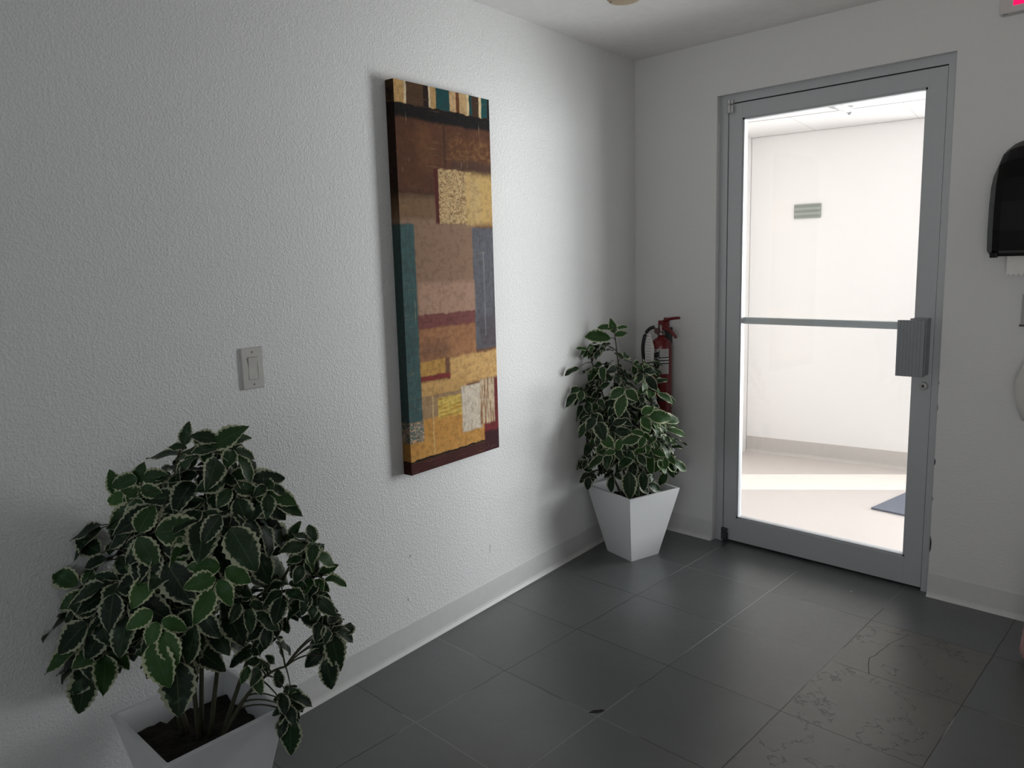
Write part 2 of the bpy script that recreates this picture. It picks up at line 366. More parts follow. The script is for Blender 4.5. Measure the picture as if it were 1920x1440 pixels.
# small blurred sign plate on the corridor wall
k = N('sign_face'); P = k.pos(); sp = k.n('ShaderNodeSeparateXYZ'); k.l(P, sp.inputs[0])
zz = sp.outputs[2]; bands = k.math('ABSOLUTE', k.math('SINE', k.math('MULTIPLY', zz, 95)))
k.col(k.mix(k.math('MULTIPLY', k.ramp(bands, .55, .9), .5), (.22, .235, .21), (.40, .42, .38))); k.set(Roughness=.5)
sg = obj('wall_sign', B(-.086, .086, -.012, 0, -.048, .048, bev=.006), k.m, label='small grey-green sign plate on the white corridor wall seen through the door glass', category='sign')
place(sg, CA + cdv * .382 + Vector((0, 0, 1.710)) + Vector((math.sin(crot), -math.cos(crot), 0)) * .001, crot)
# dark entrance mat at the right of the corridor floor
k = N('mat_pile'); P = k.pos(); k.col(k.mix(k.noise(P, 160, 2), (.10, .11, .14), (.16, .17, .20))); k.set(Roughness=.95); k.bump(k.noise(P, 400, 1), .5, .002)
bm = bmesh.new(); ml = [(0.0, 0.0), (.07, .50), (1.5, .60), (1.5, -.02), (.17, -.01)]
a = [bm.verts.new((x, y, .010)) for x, y in ml]; b = [bm.verts.new((x, y, 0)) for x, y in ml]; bm.faces.new(a); bm.faces.new(b[::-1])
for i in range(5): j = (i + 1) % 5; bm.faces.new((a[j], a[i], b[i], b[j]))
bmesh.ops.recalc_face_normals(bm, faces=bm.faces[:])
place(obj('entrance_mat', bm, k.m, label='dark blue-grey mat on the corridor floor, its corner seen low through the door glass', category='mat'), (.89, .99, 0), 0)

# ------------------------------------------------------------------ painting
PW, PH, PD = .503, 1.372, .042
def paint_mat():
    k = N('abstract_canvas'); P = k.pos(); sp = k.n('ShaderNodeSeparateXYZ'); k.l(P, sp.inputs[0])
    e1 = k.noise(P, 26, 4, .7); e2n = k.n('ShaderNodeTexNoise'); e2n.inputs['Scale'].default_value = 26; e2n.inputs['Detail'].default_value = 4; e2n.noise_dimensions = '4D'; e2n.inputs['W'].default_value = 7; k.l(P, e2n.inputs['Vector'])
    jx = k.math('MULTIPLY', k.math('SUBTRACT', e1, .5), .024); jy = k.math('MULTIPLY', k.math('SUBTRACT', e2n.outputs[0], .5), .016)
    u = k.math('ADD', k.math('DIVIDE', sp.outputs[0], PW), jx)         # 0..1 left to right
    v = k.math('ADD', k.math('DIVIDE', sp.outputs[2], PH), jy)         # 0..1 top to bottom after flip
    v = k.math('SUBTRACT', 1, v)
    fine = k.noise(P, 60, 5, .7); broad = k.noise(P, 9, 4, .6)
    mp = k.n('ShaderNodeMapping'); mp.inputs['Scale'].default_value = (1, 1, .07); k.l(P, mp.inputs[0]); vstreak = k.noise(mp.outputs[0], 130, 3, .6)
    mp2 = k.n('ShaderNodeMapping'); mp2.inputs['Scale'].default_value = (.1, 1, 1); k.l(P, mp2.inputs[0]); hstreak = k.noise(mp2.outputs[0], 110, 3, .6)
    swirl = k.n('ShaderNodeTexNoise'); swirl.inputs['Scale'].default_value = 24; swirl.inputs['Detail'].default_value = 1; swirl.inputs['Distortion'].default_value = 2.2; k.l(P, swirl.inputs['Vector'])
    sw = k.math('SUBTRACT', 1, k.ramp(k.math('ABSOLUTE', k.math('SUBTRACT', k.math('FRACT', k.math('MULTIPLY', swirl.outputs[0], 5)), .5)), .10, .24))
    def mask(u0, u1, v0, v1, soft=.006):
        a = k.math('MULTIPLY', k.ramp(u, u0 - soft, u0 + soft) if u0 > -1 else 1.0, k.math('SUBTRACT', 1, k.ramp(u, u1 - soft, u1 + soft)) if u1 < 2 else 1.0)
        s2 = soft * .45
        b = k.math('MULTIPLY', k.ramp(v, v0 - s2, v0 + s2) if v0 > -1 else 1.0, k.math('SUBTRACT', 1, k.ramp(v, v1 - s2, v1 + s2)) if v1 < 2 else 1.0)
        return k.math('MULTIPLY', a, b)
    C = [srgb(112, 78, 58)]
    cur = k.mix(broad, srgb(96, 62, 44), srgb(136, 98, 72))
    def patch(u0, u1, v0, v1, c, soft=.006, alpha=1, tex=None, c2=None, ta=1):
        nonlocal cur
        mk = mask(u0, u1, v0, v1, soft)
        if c2: c = k.mix(k.math('MULTIPLY', tex, ta), srgb(*c), srgb(*c2))
        else: c = srgb(*c)
        if alpha != 1: mk = k.math('MULTIPLY', mk, alpha)
        cur = k.mix(mk, cur, c)
    L, R = -9, 9
    # upper brown field
    patch(L, R, .03, .275, (74, 44, 30), tex=broad, c2=(108, 70, 48))
    patch(.52, R, .115, .185, (104, 66, 40), .03, .8, k.ramp(swirl.outputs[0], .5, .62), (150, 108, 66), .5)
    patch(.55, R, .175, .235, (80, 56, 46), .02, .8)
    patch(.20, .34, .10, .20, (140, 96, 56), .05, .28)
    patch(.47, .485, .09, .23, (60, 36, 26), .004, .7)
    # tan field
    patch(L, .45, .272, .38, (112, 86, 62), tex=fine, c2=(140, 110, 82))
    patch(L, .78, .335, .585, (134, 104, 84), .02, tex=fine, c2=(158, 128, 106))
    patch(L, .45, .266, .282, (60, 44, 34), .02, .55)
    # ochre patch with scroll pattern and maroon edge
    patch(.36, .42, .205, .345, (86, 34, 32), .01)
    patch(.40, .76, .205, .345, (206, 178, 130), tex=sw, c2=(138, 96, 62), ta=.85)
    patch(.70, R, .21, .345, (196, 156, 92), .03, tex=fine, c2=(216, 184, 122))
    patch(.72, .86, .22, .34, (206, 178, 130), .04, .6, sw, (168, 126, 78), .4)
    # slate blue bar at the right
    patch(.75, R, .355, .695, (88, 90, 98), tex=vstreak, c2=(112, 112, 118))
    patch(.80, R, .60, .695, (84, 72, 78), .03, .6)
    patch(.87, .885, .42, .66, (150, 150, 160), .004, .45)
    patch(L, .0, .34, 1.2, (134, 98, 60)) if False else None
    # pinkish tan and maroon
    patch(.15, .76, .50, .585, (168, 132, 112), .02, .9, fine, (186, 150, 128))
    patch(L, .755, .583, .62, (108, 60, 62), tex=hstreak, c2=(136, 82, 74))
    patch(L, .755, .62, .705, (146, 98, 74), .01, tex=broad, c2=(186, 134, 88))
    patch(.15, .45, .655, .70, (112, 80, 66), .05, .6)
    patch(.0, .40, .705, .745, (206, 162, 88), tex=fine, c2=(176, 128, 66))
    patch(.0, .52, .745, .760, (132, 52, 48), .008)
    patch(.45, R, .705, .785, (200, 154, 92), .012, tex=hstreak, c2=(226, 184, 122))
    patch(L, .62, .762, .80, (190, 146, 88), .01, tex=hstreak, c2=(214, 172, 110))
    patch(.0, .62, .80, .865, (150, 120, 90), .01, tex=broad, c2=(178, 148, 110))
    # orange ochre ground
    patch(L, .84, .86, 2, (188, 130, 62), .008, tex=broad, c2=(222, 168, 92))
    patch(.24, .255, .80, .96, (232, 200, 140), .004, .5)
    patch(.30, .56, .812, .868, (220, 188, 96), .008, tex=k.ramp(hstreak, .5, .62), c2=(186, 146, 62))
    # maroon at the right bottom
    patch(.82, R, .79, .97, (136, 50, 52), .01, tex=broad, c2=(92, 34, 38))
    # cream panels
    patch(.565, .80, .792, .925, (218, 204, 184), .008, tex=k.ramp(vstreak, .55, .68), c2=(176, 148, 118))
    patch(.78, .955, .785, .915, (212, 190, 160), .012, tex=k.ramp(vstreak, .47, .56), c2=(150, 104, 72))
    # teal bar on the left with the flowered end
    patch(L, .135, .348, .862, (44, 74, 76), .008, tex=vstreak, c2=(82, 108, 106))
    patch(L, .145, .862, .915, (96, 112, 106), .01, tex=sw, c2=(196, 166, 138))
    # bottom band
    patch(L, R, .968, 2, (52, 24, 26), .006, tex=broad, c2=(84, 40, 38))
    patch(.83, R, .94, 2, (62, 26, 32), .01)
    patch(L, .83, .963, .969, (24, 12, 10), .003)
    # black band near the top and the striped end
    patch(L, R, .052, .088, (16, 13, 14), .012)
    st = [(L, .10, (200, 160, 104)), (.095, .115, (232, 212, 176)), (.115, .28, (84, 60, 40)), (.28, .335, (36, 22, 18)), (.335, .355, (220, 196, 160)), (.355, .41, (186, 150, 100)),
          (.41, .55, (24, 72, 74)), (.55, .62, (204, 168, 124)), (.62, .655, (106, 62, 34)), (.655, .74, (198, 164, 118)), (.74, .765, (226, 204, 160)), (.765, .80, (24, 70, 70)), (.80, .875, (66, 46, 32)), (.875, .905, (226, 204, 160)), (.905, .975, (20, 78, 80)), (.975, R, (18, 16, 18))]
    for a, b, c in st: patch(a, b, -9, .053, c, .004)
    patch(-9, .0, -9, .05, (30, 18, 16))  # dark tone painted in for the shaded left side
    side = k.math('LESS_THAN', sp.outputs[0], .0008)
    cur = k.mix(k.math('MULTIPLY', side, k.math('SUBTRACT', .92, k.math('MULTIPLY', k.ramp(v, .24, .36), .42))), cur, srgb(16, 10, 8))  # shade on the canvas's left side painted in, heavier toward the top
    # overall scumble and scratches
    cur = k.mix(k.math('MULTIPLY', k.ramp(fine, .42, .66), .34), cur, srgb(52, 34, 24))
    cur = k.mix(k.math('MULTIPLY', k.math('MULTIPLY', k.ramp(hstreak, .56, .74), k.ramp(broad, .45, .6)), .16), cur, srgb(206, 166, 112))
    sc = k.ramp(vstreak, .70, .76); cur = k.mix(k.math('MULTIPLY', sc, .35), cur, srgb(226, 200, 160))
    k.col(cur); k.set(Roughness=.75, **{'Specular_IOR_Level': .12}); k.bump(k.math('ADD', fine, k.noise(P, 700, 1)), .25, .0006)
    return k.m
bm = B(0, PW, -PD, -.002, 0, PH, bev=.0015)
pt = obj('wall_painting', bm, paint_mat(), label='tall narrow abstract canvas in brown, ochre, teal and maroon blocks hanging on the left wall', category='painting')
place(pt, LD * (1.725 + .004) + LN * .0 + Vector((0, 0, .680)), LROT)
for s_ in (0,): pass

# ------------------------------------------------------------------ light switch
sw = thing('light_switch', LD * 2.319 + Vector((0, 0, 1.145)), LROT, label='white rocker light switch with a rectangular plate on the left wall', category='switch')
bm = bmesh.new(); hw, hh = .0365, .0615
lo = [(-hw, -hh), (hw, -hh), (hw, hh), (-hw, hh)]; li = [(-.0165, -.0335), (.0165, -.0335), (.0165, .0335), (-.0165, .0335)]
r0 = [bm.verts.new((x, 0, z)) for x, z in lo]; r1 = [bm.verts.new((x, -.003, z)) for x, z in lo]; r2 = [bm.verts.new((x * .93, -.0068, z * .96)) for x, z in lo]; r3 = [bm.verts.new((x, -.0068, z)) for x, z in li]; r4 = [bm.verts.new((x, -.002, z)) for x, z in li]
for a, b in ((r0, r1), (r1, r2), (r2, r3), (r3, r4)):
    for i in range(4): j = (i + 1) % 4; bm.faces.new((a[i], a[j], b[j], b[i]))
bm.faces.new(r4); bmesh.ops.recalc_face_normals(bm, faces=bm.faces[:])
obj('wall_plate', bm, M_PLASTIC, sw)
bm = bmesh.new(); pf = [(-.0325, -.0075), (0, -.0060), (.0325, -.0100)]
a = [bm.verts.new((-.0150, y, z)) for z, y in pf] + [bm.verts.new((-.0150, -.002, .0325)), bm.verts.new((-.0150, -.002, -.0325))]
b = [bm.verts.new((.0150, v.co.y, v.co.z)) for v in a]; bm.faces.new(a); bm.faces.new(b[::-1])
for i in range(5): j = (i + 1) % 5; bm.faces.new((a[j], a[i], b[i], b[j]))
bmesh.ops.recalc_face_normals(bm, faces=bm.faces[:]); obj('rocker', bm, M_PLASTIC, sw)
for z in (-.048, .048):
    obj('screw', lathe(bmesh.new(), [(.0026, 0), (.0026, .0006), (.0008, .0009), (0, .0004)], 12, (0, -.0066, z), Mx), simple('screw_grey', (.14, .13, .12), .5, .5), sw)

# ------------------------------------------------------------------ fire extinguisher on the back wall
M_RED = simple('red_enamel', (.13, .006, .008), .3, 0, .1)
ex = thing('fire_extinguisher', (.207, 0, .618), 0, label='red fire extinguisher with a white tag hanging on the back wall behind the corner plant', category='fire extinguisher')
ey = -.082; er = .053
obj('cylinder_body', lathe(bmesh.new(), [(.044, 0), (.050, .004), (er, .012), (er, .362), (.051, .382), (.044, .397), (.030, .408), (.019, .414), (.016, .425)], 40, (0, ey, 0)), M_RED, ex, smooth=True)
k = N('extinguisher_label'); P = k.pos(); sp = k.n('ShaderNodeSeparateXYZ'); k.l(P, sp.inputs[0]); zz = sp.outputs[2]; xx = sp.outputs[0]
left_ = k.math('LESS_THAN', xx, .022); cells = k.n('ShaderNodeTexVoronoi'); cells.distance = 'CHEBYCHEV'; cells.inputs['Scale'].default_value = 26; k.l(P, cells.inputs['Vector'])
pic = k.math('GREATER_THAN', cells.outputs['Distance'], .34)
lines = k.math('GREATER_THAN', k.math('SINE', k.math('MULTIPLY', zz, 1100)), .1)
darkc = k.mix(k.math('MULTIPLY', pic, k.math('LESS_THAN', k.noise(P, 60, 1), .52)), (.012, .012, .014), (.36, .35, .34))
lightc = k.mix(k.math('MULTIPLY', lines, .55), (.42, .40, .38), (.16, .15, .15))
lightc = k.mix(k.math('MULTIPLY', k.math('GREATER_THAN', zz, .285), k.math('LESS_THAN', zz, .325)), lightc, k.mix(k.math('GREATER_THAN', k.math('SINE', k.math('MULTIPLY', zz, 420)), .2), (.5, .5, .5), (.02, .02, .02)))
k.col(k.mix(left_, lightc, darkc)); k.set(Roughness=.4)
bm = bmesh.new(); rows = [.235, .28, .32, .362]; cols_ = [PI * (1.06 + .86 * i / 20) for i in range(21)]
gv = [[bm.verts.new((math.cos(a) * (er + .0008), ey + math.sin(a) * (er + .0008), z)) for a in cols_] for z in rows]
for a, b in zip(gv, gv[1:]):
    for i in range(20): bm.faces.new((a[i], a[i + 1], b[i + 1], b[i]))
obj('label_sticker', bm, k.m, ex, smooth=True)
obj('strap_band', lathe(bmesh.new(), [(er + .0012, .098), (er + .0016, .100), (er + .0016, .112), (er + .0012, .114)], 36, (0, ey, 0)), M_BLACKGAP, ex)
vb = obj('valve', lathe(bmesh.new(), [(.016, .425), (.021, .428), (.021, .440), (.014, .445), (.014, .475), (.011, .480), (0, .482)], 20, (0, ey, 0)), simple('valve_metal', (.20, .17, .16), .35, .8), ex, smooth=False)
obj('gauge', lathe(bmesh.new(), [(.015, 0), (.015, .010), (.013, .012), (0, .012)], 20, (-.012, ey - .014, .448), Mx), simple('gauge_metal', (.16, .09, .085), .35, .6), vb)
bm = bmesh.new(); box(bm, -.012, .024, ey - .010, ey + .010, .470, .500, bev=.002)
tube(bm, bez((.010, ey, .492), (.05, ey - .01, .515), (.115, ey - .02, .517), 8), .009, .007); obj('lever', bm, M_RED, ex)
bm = bmesh.new(); tube(bm, bez((.006, ey, .462), (.06, ey - .01, .462), (.100, ey - .025, .420), 8), .009, .008); box(bm, .018, .044, ey - .007, ey + .007, .455, .515, bev=.002); obj('carry_handle', bm, M_RED, ex)
bm = bmesh.new(); hp = bez((-.014, ey, .462), (-.088, ey - .02, .482), (-.090, ey - .03, .36), 12) + bez((-.090, ey - .03, .35), (-.089, ey - .02, .26), (-.066, ey - .01, .14), 8)
tube(bm, hp, .0085, seg=12); obj('hose', bm, simple('black_hose', (.008, .008, .009), .45), ex, smooth=True)
bm = bmesh.new(); tube(bm, [(-.014, ey, .462), (-.034, ey - .003, .466)], .0105, seg=14); obj('hose_ferrule', bm, M_CHROME, ex, smooth=True)
k = N('inspection_tag'); P = k.pos(); sp = k.n('ShaderNodeSeparateXYZ'); k.l(P, sp.inputs[0])
ln_ = k.math('MULTIPLY', k.math('GREATER_THAN', k.math('SINE', k.math('MULTIPLY', sp.outputs[2], 420)), .86), k.math('MULTIPLY', k.math('GREATER_THAN', sp.outputs[0], -.052), k.math('LESS_THAN', sp.outputs[0], -.024)))
k.col(k.mix(k.math('MULTIPLY', ln_, .8), (.72, .70, .68), (.12, .10, .12))); k.set(Roughness=.7)
bm = prism(bmesh.new(), [(-.060, .268), (-.008, .260), (-.005, .372), (-.018, .410), (-.026, .440), (-.036, .440), (-.048, .410), (-.055, .372)], ey - .0575, ey - .0565)
obj('paper_tag', bm, k.m, ex, label='white paper inspection tag')
obj('wall_bracket', B(-.015, .015, -.030, 0, .38, .46, bev=.002), simple('bracket', (.05, .05, .05), .5), ex)

# ------------------------------------------------------------------ paper towel dispenser
M_BLK = simple('gloss_black_plastic', (.003, .003, .0032), .40, 0, .05); M_BLK.node_tree.nodes['Principled BSDF'].inputs['Specular IOR Level'].default_value = .18
dp = thing('towel_dispenser', (1.612, 0, 1.388), 0, label='black paper towel dispenser with rounded top mounted on the wall right of the door', category='towel dispenser')
DW = .30
def shell():
    bm = bmesh.new(); ring = []
    side = [(0, .020), (-.150, .016), (-.196, .030), (-.205, .10), (-.203, .20), (-.192, .28), (-.165, .345), (-.115, .392), (-.05, .418), (0, .424)]
    out = []
    n = 14; loops = []
    for i in range(n + 1):
        t = i / n; x = t * DW
        e = min(t, 1 - t) * DW            # rounded ends
        s = 1.0
        q = max(0, 1 - e / .035); dy = .030 * (1 - math.sqrt(max(0, 1 - q * q)))
        q2 = max(0, 1 - e / .085); dz = .085 * (1 - math.sqrt(max(0, 1 - q2 * q2)))
        loop = []
        for (y, z) in side:
            f_ = max(0, (z - .18) / .244)
            loop.append(bm.verts.new((x, min(0, y + dy * (1 if y < -.04 else 0)), z - dz * f_ ** 1.2)))
        loops.append(loop)
    for a, b in zip(loops, loops[1:]):
        for j in range(len(side) - 1): bm.faces.new((a[j], a[j + 1], b[j + 1], b[j]))
    for lp in (loops[0], loops[-1]): bm.faces.new(lp)
    for a, b in zip(loops, loops[1:]): bm.faces.new((a[0], a[-1], b[-1], b[0]))
    bmesh.ops.recalc_face_normals(bm, faces=bm.faces[:]); return bm
cvr = obj('cover', shell(), M_BLK, dp)
obj('latch_foot', B(.014, .036, -.190, -.165, .006, .024, bev=.003), M_BLK, dp)
obj('backplate', B(.010, DW - .01, -.15, 0, .010, .022, bev=.002), M_BLK, dp)
pl = [(.052, .02), (DW - .05, .02)]; n = 26
for i in range(n + 1): pl.append((DW - .05 - (DW - .102) * i / n, -.062 + (.010 if i % 2 else 0)))
obj('paper_towel', prism(bmesh.new(), pl, -.105, -.1042), simple('towel_paper', (.80, .79, .76), .8), dp, label='white paper towel edge with a serrated tear')

# small plate/box lower right
bx = thing('wall_box', (1.705, 0, 1.139), 0, label='small pale grey box on the wall below the black towel dispenser', category='wall box')
obj('housing', B(0, .09, -.030, 0, .006, .118, bev=.003), simple('pale_grey_plastic', (.36, .36, .35), .5), bx)
obj('bottom_lip', B(-.004, .094, -.034, 0, 0, .006, bev=.001), simple('dark_lip', (.05, .045, .04), .5), bx)

# hanging white cloth bag with a brown top
bg = thing('cloth_bag', (1.722, -.02, .79), 0, label='white cloth bag with a dark brown collar hanging at the right edge of the photo', category='bag')
def bag_bm():
    bm = bmesh.new(); n = 14; seg = 24; rings = []
    for i in range(n + 1):
        t = i / n; z = .012 + t * .236
        w_ = .062 * math.sin(PI * (.12 + .70 * (1 - t))) ** .8 + .012
        ring = []
        for j in range(seg):
            a = 2 * PI * j / seg; fold = 1 + .06 * math.sin(a * 5 + t * 4)
            ring.append(bm.verts.new((.082 + math.cos(a) * w_ * 1.25 * fold, -.078 + math.sin(a) * w_ * .7 * fold, z)))
        rings.append(ring)
    for a, b in zip(rings, rings[1:]):
        for j in range(seg): q = (j + 1) % seg; bm.faces.new((a[j], a[q], b[q], b[j]))
    bm.faces.new(rings[0][::-1]); bm.faces.new(rings[-1]); return bm
obj('bag_body', bag_bm(), simple('white_cotton', (.56, .54, .52), .9, 0, .05, .3, 30), bg, smooth=True)
obj('collar', lathe(bmesh.new(), [(.046, .244), (.050, .252), (.044, .275), (.030, .290), (0, .294)], 24, (.082, -.078, 0)), simple('brown_leather', (.05, .018, .014), .6), bg, smooth=True)
obj('hook', tube(bmesh.new(), [(.082, .02, .310), (.082, -.078, .300), (.082, -.080, .286)], .005), M_CHROME, bg)
obj('base_stud', lathe(bmesh.new(), [(.006, 0), (.008, .004), (.008, .014)], 12, (.036, -.078, .006)), simple('dark_stud', (.02, .02, .02), .5), bg)

# pink plush bolster at the right edge, bottom rounded on the floor
def plush():
    bm = bmesh.new(); prof = [(0, 0), (.020, .001), (.038, .008), (.050, .022), (.055, .045), (.053, .08), (.047, .14), (.040, .22), (.034, .32), (.028, .42), (.016, .47), (0, .48)]
    lathe(bm, prof, 28)
    return bm
pk = obj('plush_toy', plush(), simple('pink_plush', (.44, .27, .25), .95, 0, .18, .6, 60), smooth=True, label='pale pink fluffy plush form on the dark floor at the right edge', category='plush')
place(pk, (1.880, -.340, 0), 0)
bm = bmesh.new(); rr = random.Random(4)
prof = [(.020, .001), (.038, .008), (.050, .022), (.055, .045), (.053, .08), (.047, .14), (.040, .22), (.034, .32), (.028, .42)]
for i in range(2600):
    t = rr.random() * (len(prof) - 1.001); a_ = int(t); f_ = t - a_; r = prof[a_][0] * (1 - f_) + prof[a_ + 1][0] * f_; z = prof[a_][1] * (1 - f_) + prof[a_ + 1][1] * f_
    an = rr.random() * 2 * PI; d = Vector((math.cos(an), math.sin(an), rr.uniform(-.5, .3))); p = Vector((math.cos(an) * r, math.sin(an) * r, max(z, .004)))
    s = Vector((-math.sin(an), math.cos(an), 0)) * .0007; q = p + d * rr.uniform(.003, .006); q.z = max(q.z, .001)
    bm.faces.new((bm.verts.new(p - s), bm.verts.new(p + s), bm.verts.new(q)))
obj('fuzz', bm, bpy.data.materials['pink_plush'], pk, kind='stuff')

# ------------------------------------------------------------------ exit sign above, right of the door
es = thing('exit_sign', (1.580, 0, 2.252), 0, label='white exit sign box with glowing red letters high on the wall right of the door', category='exit sign')
obj('housing', B(0, .32, -.048, 0, 0, .155, bev=.004), simple('sign_housing', (.58, .56, .55), .45), es)
k = N('red_letter_light'); k.col((.8, .0, .05)); k.b.inputs['Emission Color'].default_value = (1, .0, .12, 1); k.b.inputs['Emission Strength'].default_value = 1.1; M_EXIT = k.m
lx, lz, lh, st_ = .040, .022, .115, .018
bm = bmesh.new()
def bar(x0, x1, z0, z1): box(bm, lx + x0, lx + x1, -.0495, -.0478, lz + z0, lz + z1)
bar(0, st_, 0, lh); bar(st_, .052, 0, st_); bar(st_, .046, lh / 2 - st_ / 2, lh / 2 + st_ / 2); bar(st_, .052, lh - st_, lh)
for s in (1, -1):
    pl = [(.066 if s > 0 else .120, 0), (.086 if s > 0 else .140, 0), (.140 if s > 0 else .086, lh), (.120 if s > 0 else .066, lh)]
    prism(bm, [(lx + x, lz + z) for x, z in pl], -.0495, -.0478)
bar(.154, .154 + st_, 0, lh); bar(.204, .204 + st_, 0, lh - st_); bar(.186, .240, lh - st_, lh)
obj('exit_letters', bm, M_EXIT, es, label='glowing red letters reading EXIT')
for xx_ in (.012, .020): obj('rivet', lathe(bmesh.new(), [(.0018, -.002), (.0018, .001)], 8, (xx_, -.040, 0)), M_BLACKGAP, es)

# ------------------------------------------------------------------ smoke detector on the ceiling
sd = thing('smoke_detector', (.548, -.878, H), 0, label='round beige smoke detector on the ceiling at the top of the photo', category='smoke detector')
M_BEI = simple('aged_beige_plastic', (.50, .40, .28), .5)
obj('detector_body', lathe(bmesh.new(), [(.070, 0), (.071, -.010), (.066, -.020), (.058, -.029), (.040, -.033), (0, -.034)], 40), M_BEI, sd, smooth=True)
for ax, ay in ((-.018, -.045), (.012, -.050), (-.040, -.028), (.036, -.034)):
    obj('vent_slot', lathe(bmesh.new(), [(.0032, -.0325), (.0032, -.030)], 10, (ax, ay, 0)), simple('dark_slot', (.05, .035, .02), .7), sd)

# ------------------------------------------------------------------ potted plants
def leaf_mat():
    k = N('variegated_leaf'); uv = k.n('ShaderNodeUVMap').outputs[0]; sp = k.n('ShaderNodeSeparateXYZ'); k.l(uv, sp.inputs[0])
    t, s = sp.outputs[0], sp.outputs[1]
    P = k.pos(); nz = k.noise(P, 150, 3, .6); nb = k.noise(P, 38, 2)
    e = k.math('ABSOLUTE', k.math('SUBTRACT', k.math('MULTIPLY', s, 2), 1))
    tip = k.math('MULTIPLY', k.math('POWER', t, 5), .5)
    at = k.n('ShaderNodeAttribute'); at.attribute_name = 'tone'; tone = at.outputs['Fac']
    ed = k.math('ADD', k.math('ADD', k.math('MAXIMUM', e, tip), k.math('MULTIPLY', k.math('SUBTRACT', nz, .5), .55)), k.math('MULTIPLY', k.math('SUBTRACT', nb, .5), .25))
    cream = k.ramp(ed, .74, .82)
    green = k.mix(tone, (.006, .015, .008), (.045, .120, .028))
    vein = k.math('ABSOLUTE', k.math('SINE', k.math('ADD', k.math('MULTIPLY', t, 24), k.math('MULTIPLY', e, -7))))
    green = k.mix(k.math('MULTIPLY', k.math('SUBTRACT', 1, k.ramp(vein, 0, .22)), .35), green, (.05, .11, .045))
    green = k.mix(k.math('MULTIPLY', k.math('SUBTRACT', 1, k.ramp(e, 0, .05)), .5), green, (.10, .17, .07))
    green = k.mix(k.math('MULTIPLY', k.ramp(nb, .55, .75), .5), green, (.07, .12, .075))
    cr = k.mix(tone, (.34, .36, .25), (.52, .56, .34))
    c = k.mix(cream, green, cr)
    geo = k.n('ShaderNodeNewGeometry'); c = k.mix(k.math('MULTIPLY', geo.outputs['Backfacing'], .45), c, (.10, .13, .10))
    k.col(c); k.set(Roughness=.48, **{'Specular_IOR_Level': .22}); k.bump(k.math('ADD', k.math('MULTIPLY', vein, .5), nz), .3, .001)
    return k.m
M_LEAF = leaf_mat()
M_STEM = simple('woody_stem', (.045, .042, .022), .7, 0, .3, .4, 80)
k = N('potting_soil'); P = k.pos(); k.col(k.mix(k.noise(P, 90, 4), (.006, .005, .004), (.030, .024, .019))); k.set(Roughness=.95); k.bump(k.noise(P, 120, 3), 1, .01); M_SOIL = k.m

def add_leaf(bm, uvl, tl, base, d, nrm, L, W, tone, rng, droop=.35, clampf=None):
    d = d.normalized(); nrm = (nrm - d * nrm.dot(d)).normalized(); side = d.cross(nrm)
    nt = 15; vs = [-1, -.62, 0, .62, 1]; rows = []; wav = rng.uniform(0, 6.28); curl = rng.uniform(.10, .32)
    for i in range(nt + 1):
        t = i / nt; w_ = (math.sin(PI * t ** .80) ** .80 * (1 - .10 * t)) * W / 2 if 0 < t < 1 else .0
        if t == 0: w_ = .002
        if t == 1: w_ = .0008
        if 2 < i < nt: w_ *= (1.065 if i % 2 else .925)
        th = -droop * t; c = base + d * (L * (math.sin(droop * t) / max(droop, 1e-3))) + nrm * (-L * (1 - math.cos(droop * t)) / max(droop, 1e-3))
        row = []
        for s in vs:
            h = abs(s) * w_ * curl + math.sin(t * 9 + wav + s * 2) * .0035 * abs(s)
            p = c + side * (s * w_) + nrm * h
            if clampf: p = clampf(p)
            row.append(bm.verts.new(p))
        rows.append(row)
    for i in range(nt):
        for j in range(4):
            f = bm.faces.new((rows[i][j], rows[i][j + 1], rows[i + 1][j + 1], rows[i + 1][j])); f.smooth = True
            for lp, (tt, ss) in zip(f.loops, ((i, j), (i, j + 1), (i + 1, j + 1), (i + 1, j))):
                lp[uvl].uv = (tt / nt, (vs[ss] + 1) / 2)
            f_t = tone
            for v in f.verts: v[tl] = tone

def frustum(bm, b, t, z0, z1, flip=False):
    a = [bm.verts.new((x * b, y * b, z0)) for x, y in ((-1, -1), (1, -1), (1, 1), (-1, 1))]
    c = [bm.verts.new((x * t, y * t, z1)) for x, y in ((-1, -1), (1, -1), (1, 1), (-1, 1))]
    for i in range(4): j = (i + 1) % 4; bm.faces.new((a[i], a[j], c[j], c[i]) if not flip else (a[j], a[i], c[i], c[j]))
    return a, c
def make_planter(root, base, top, h, wall):
    bm = bmesh.new(); a, c = frustum(bm, base / 2, top / 2, .0, h); bm.faces.new(a[::-1])
    a2, c2 = frustum(bm, base / 2 + (top - base) / 2 * .6 - wall, top / 2 - wall, h * .6, h, True); bm.faces.new(a2)
    for i in range(4): j = (i + 1) % 4; bm.faces.new((c[i], c[j], c2[j], c2[i]))
    es_ = [e for e in bm.edges if abs(e.verts[0].co.z - e.verts[1].co.z) > h * .5 or (e.verts[0].co.z > h * .99 and e.verts[1].co.z > h * .99)]
    bmesh.ops.bevel(bm, geom=es_, offset=.0016, segments=2, affect='EDGES')
    obj('planter_box', bm, M_PLANTER, root)
    zs = h * .80; r = base / 2 + (top - base) / 2 * .80 - wall - .001
    bm = bmesh.new(); n = 16; rg = random.Random(5); gv = [[bm.verts.new((r * (2 * i / n - 1), r * (2 * j / n - 1), zs + rg.uniform(-.008, .008))) for j in range(n + 1)] for i in range(n + 1)]
    for i in range(n):
        for j in range(n): bm.faces.new((gv[i][j], gv[i + 1][j], gv[i + 1][j + 1], gv[i][j + 1]))
    obj('soil', bm, M_SOIL, root, smooth=True)
    return zs

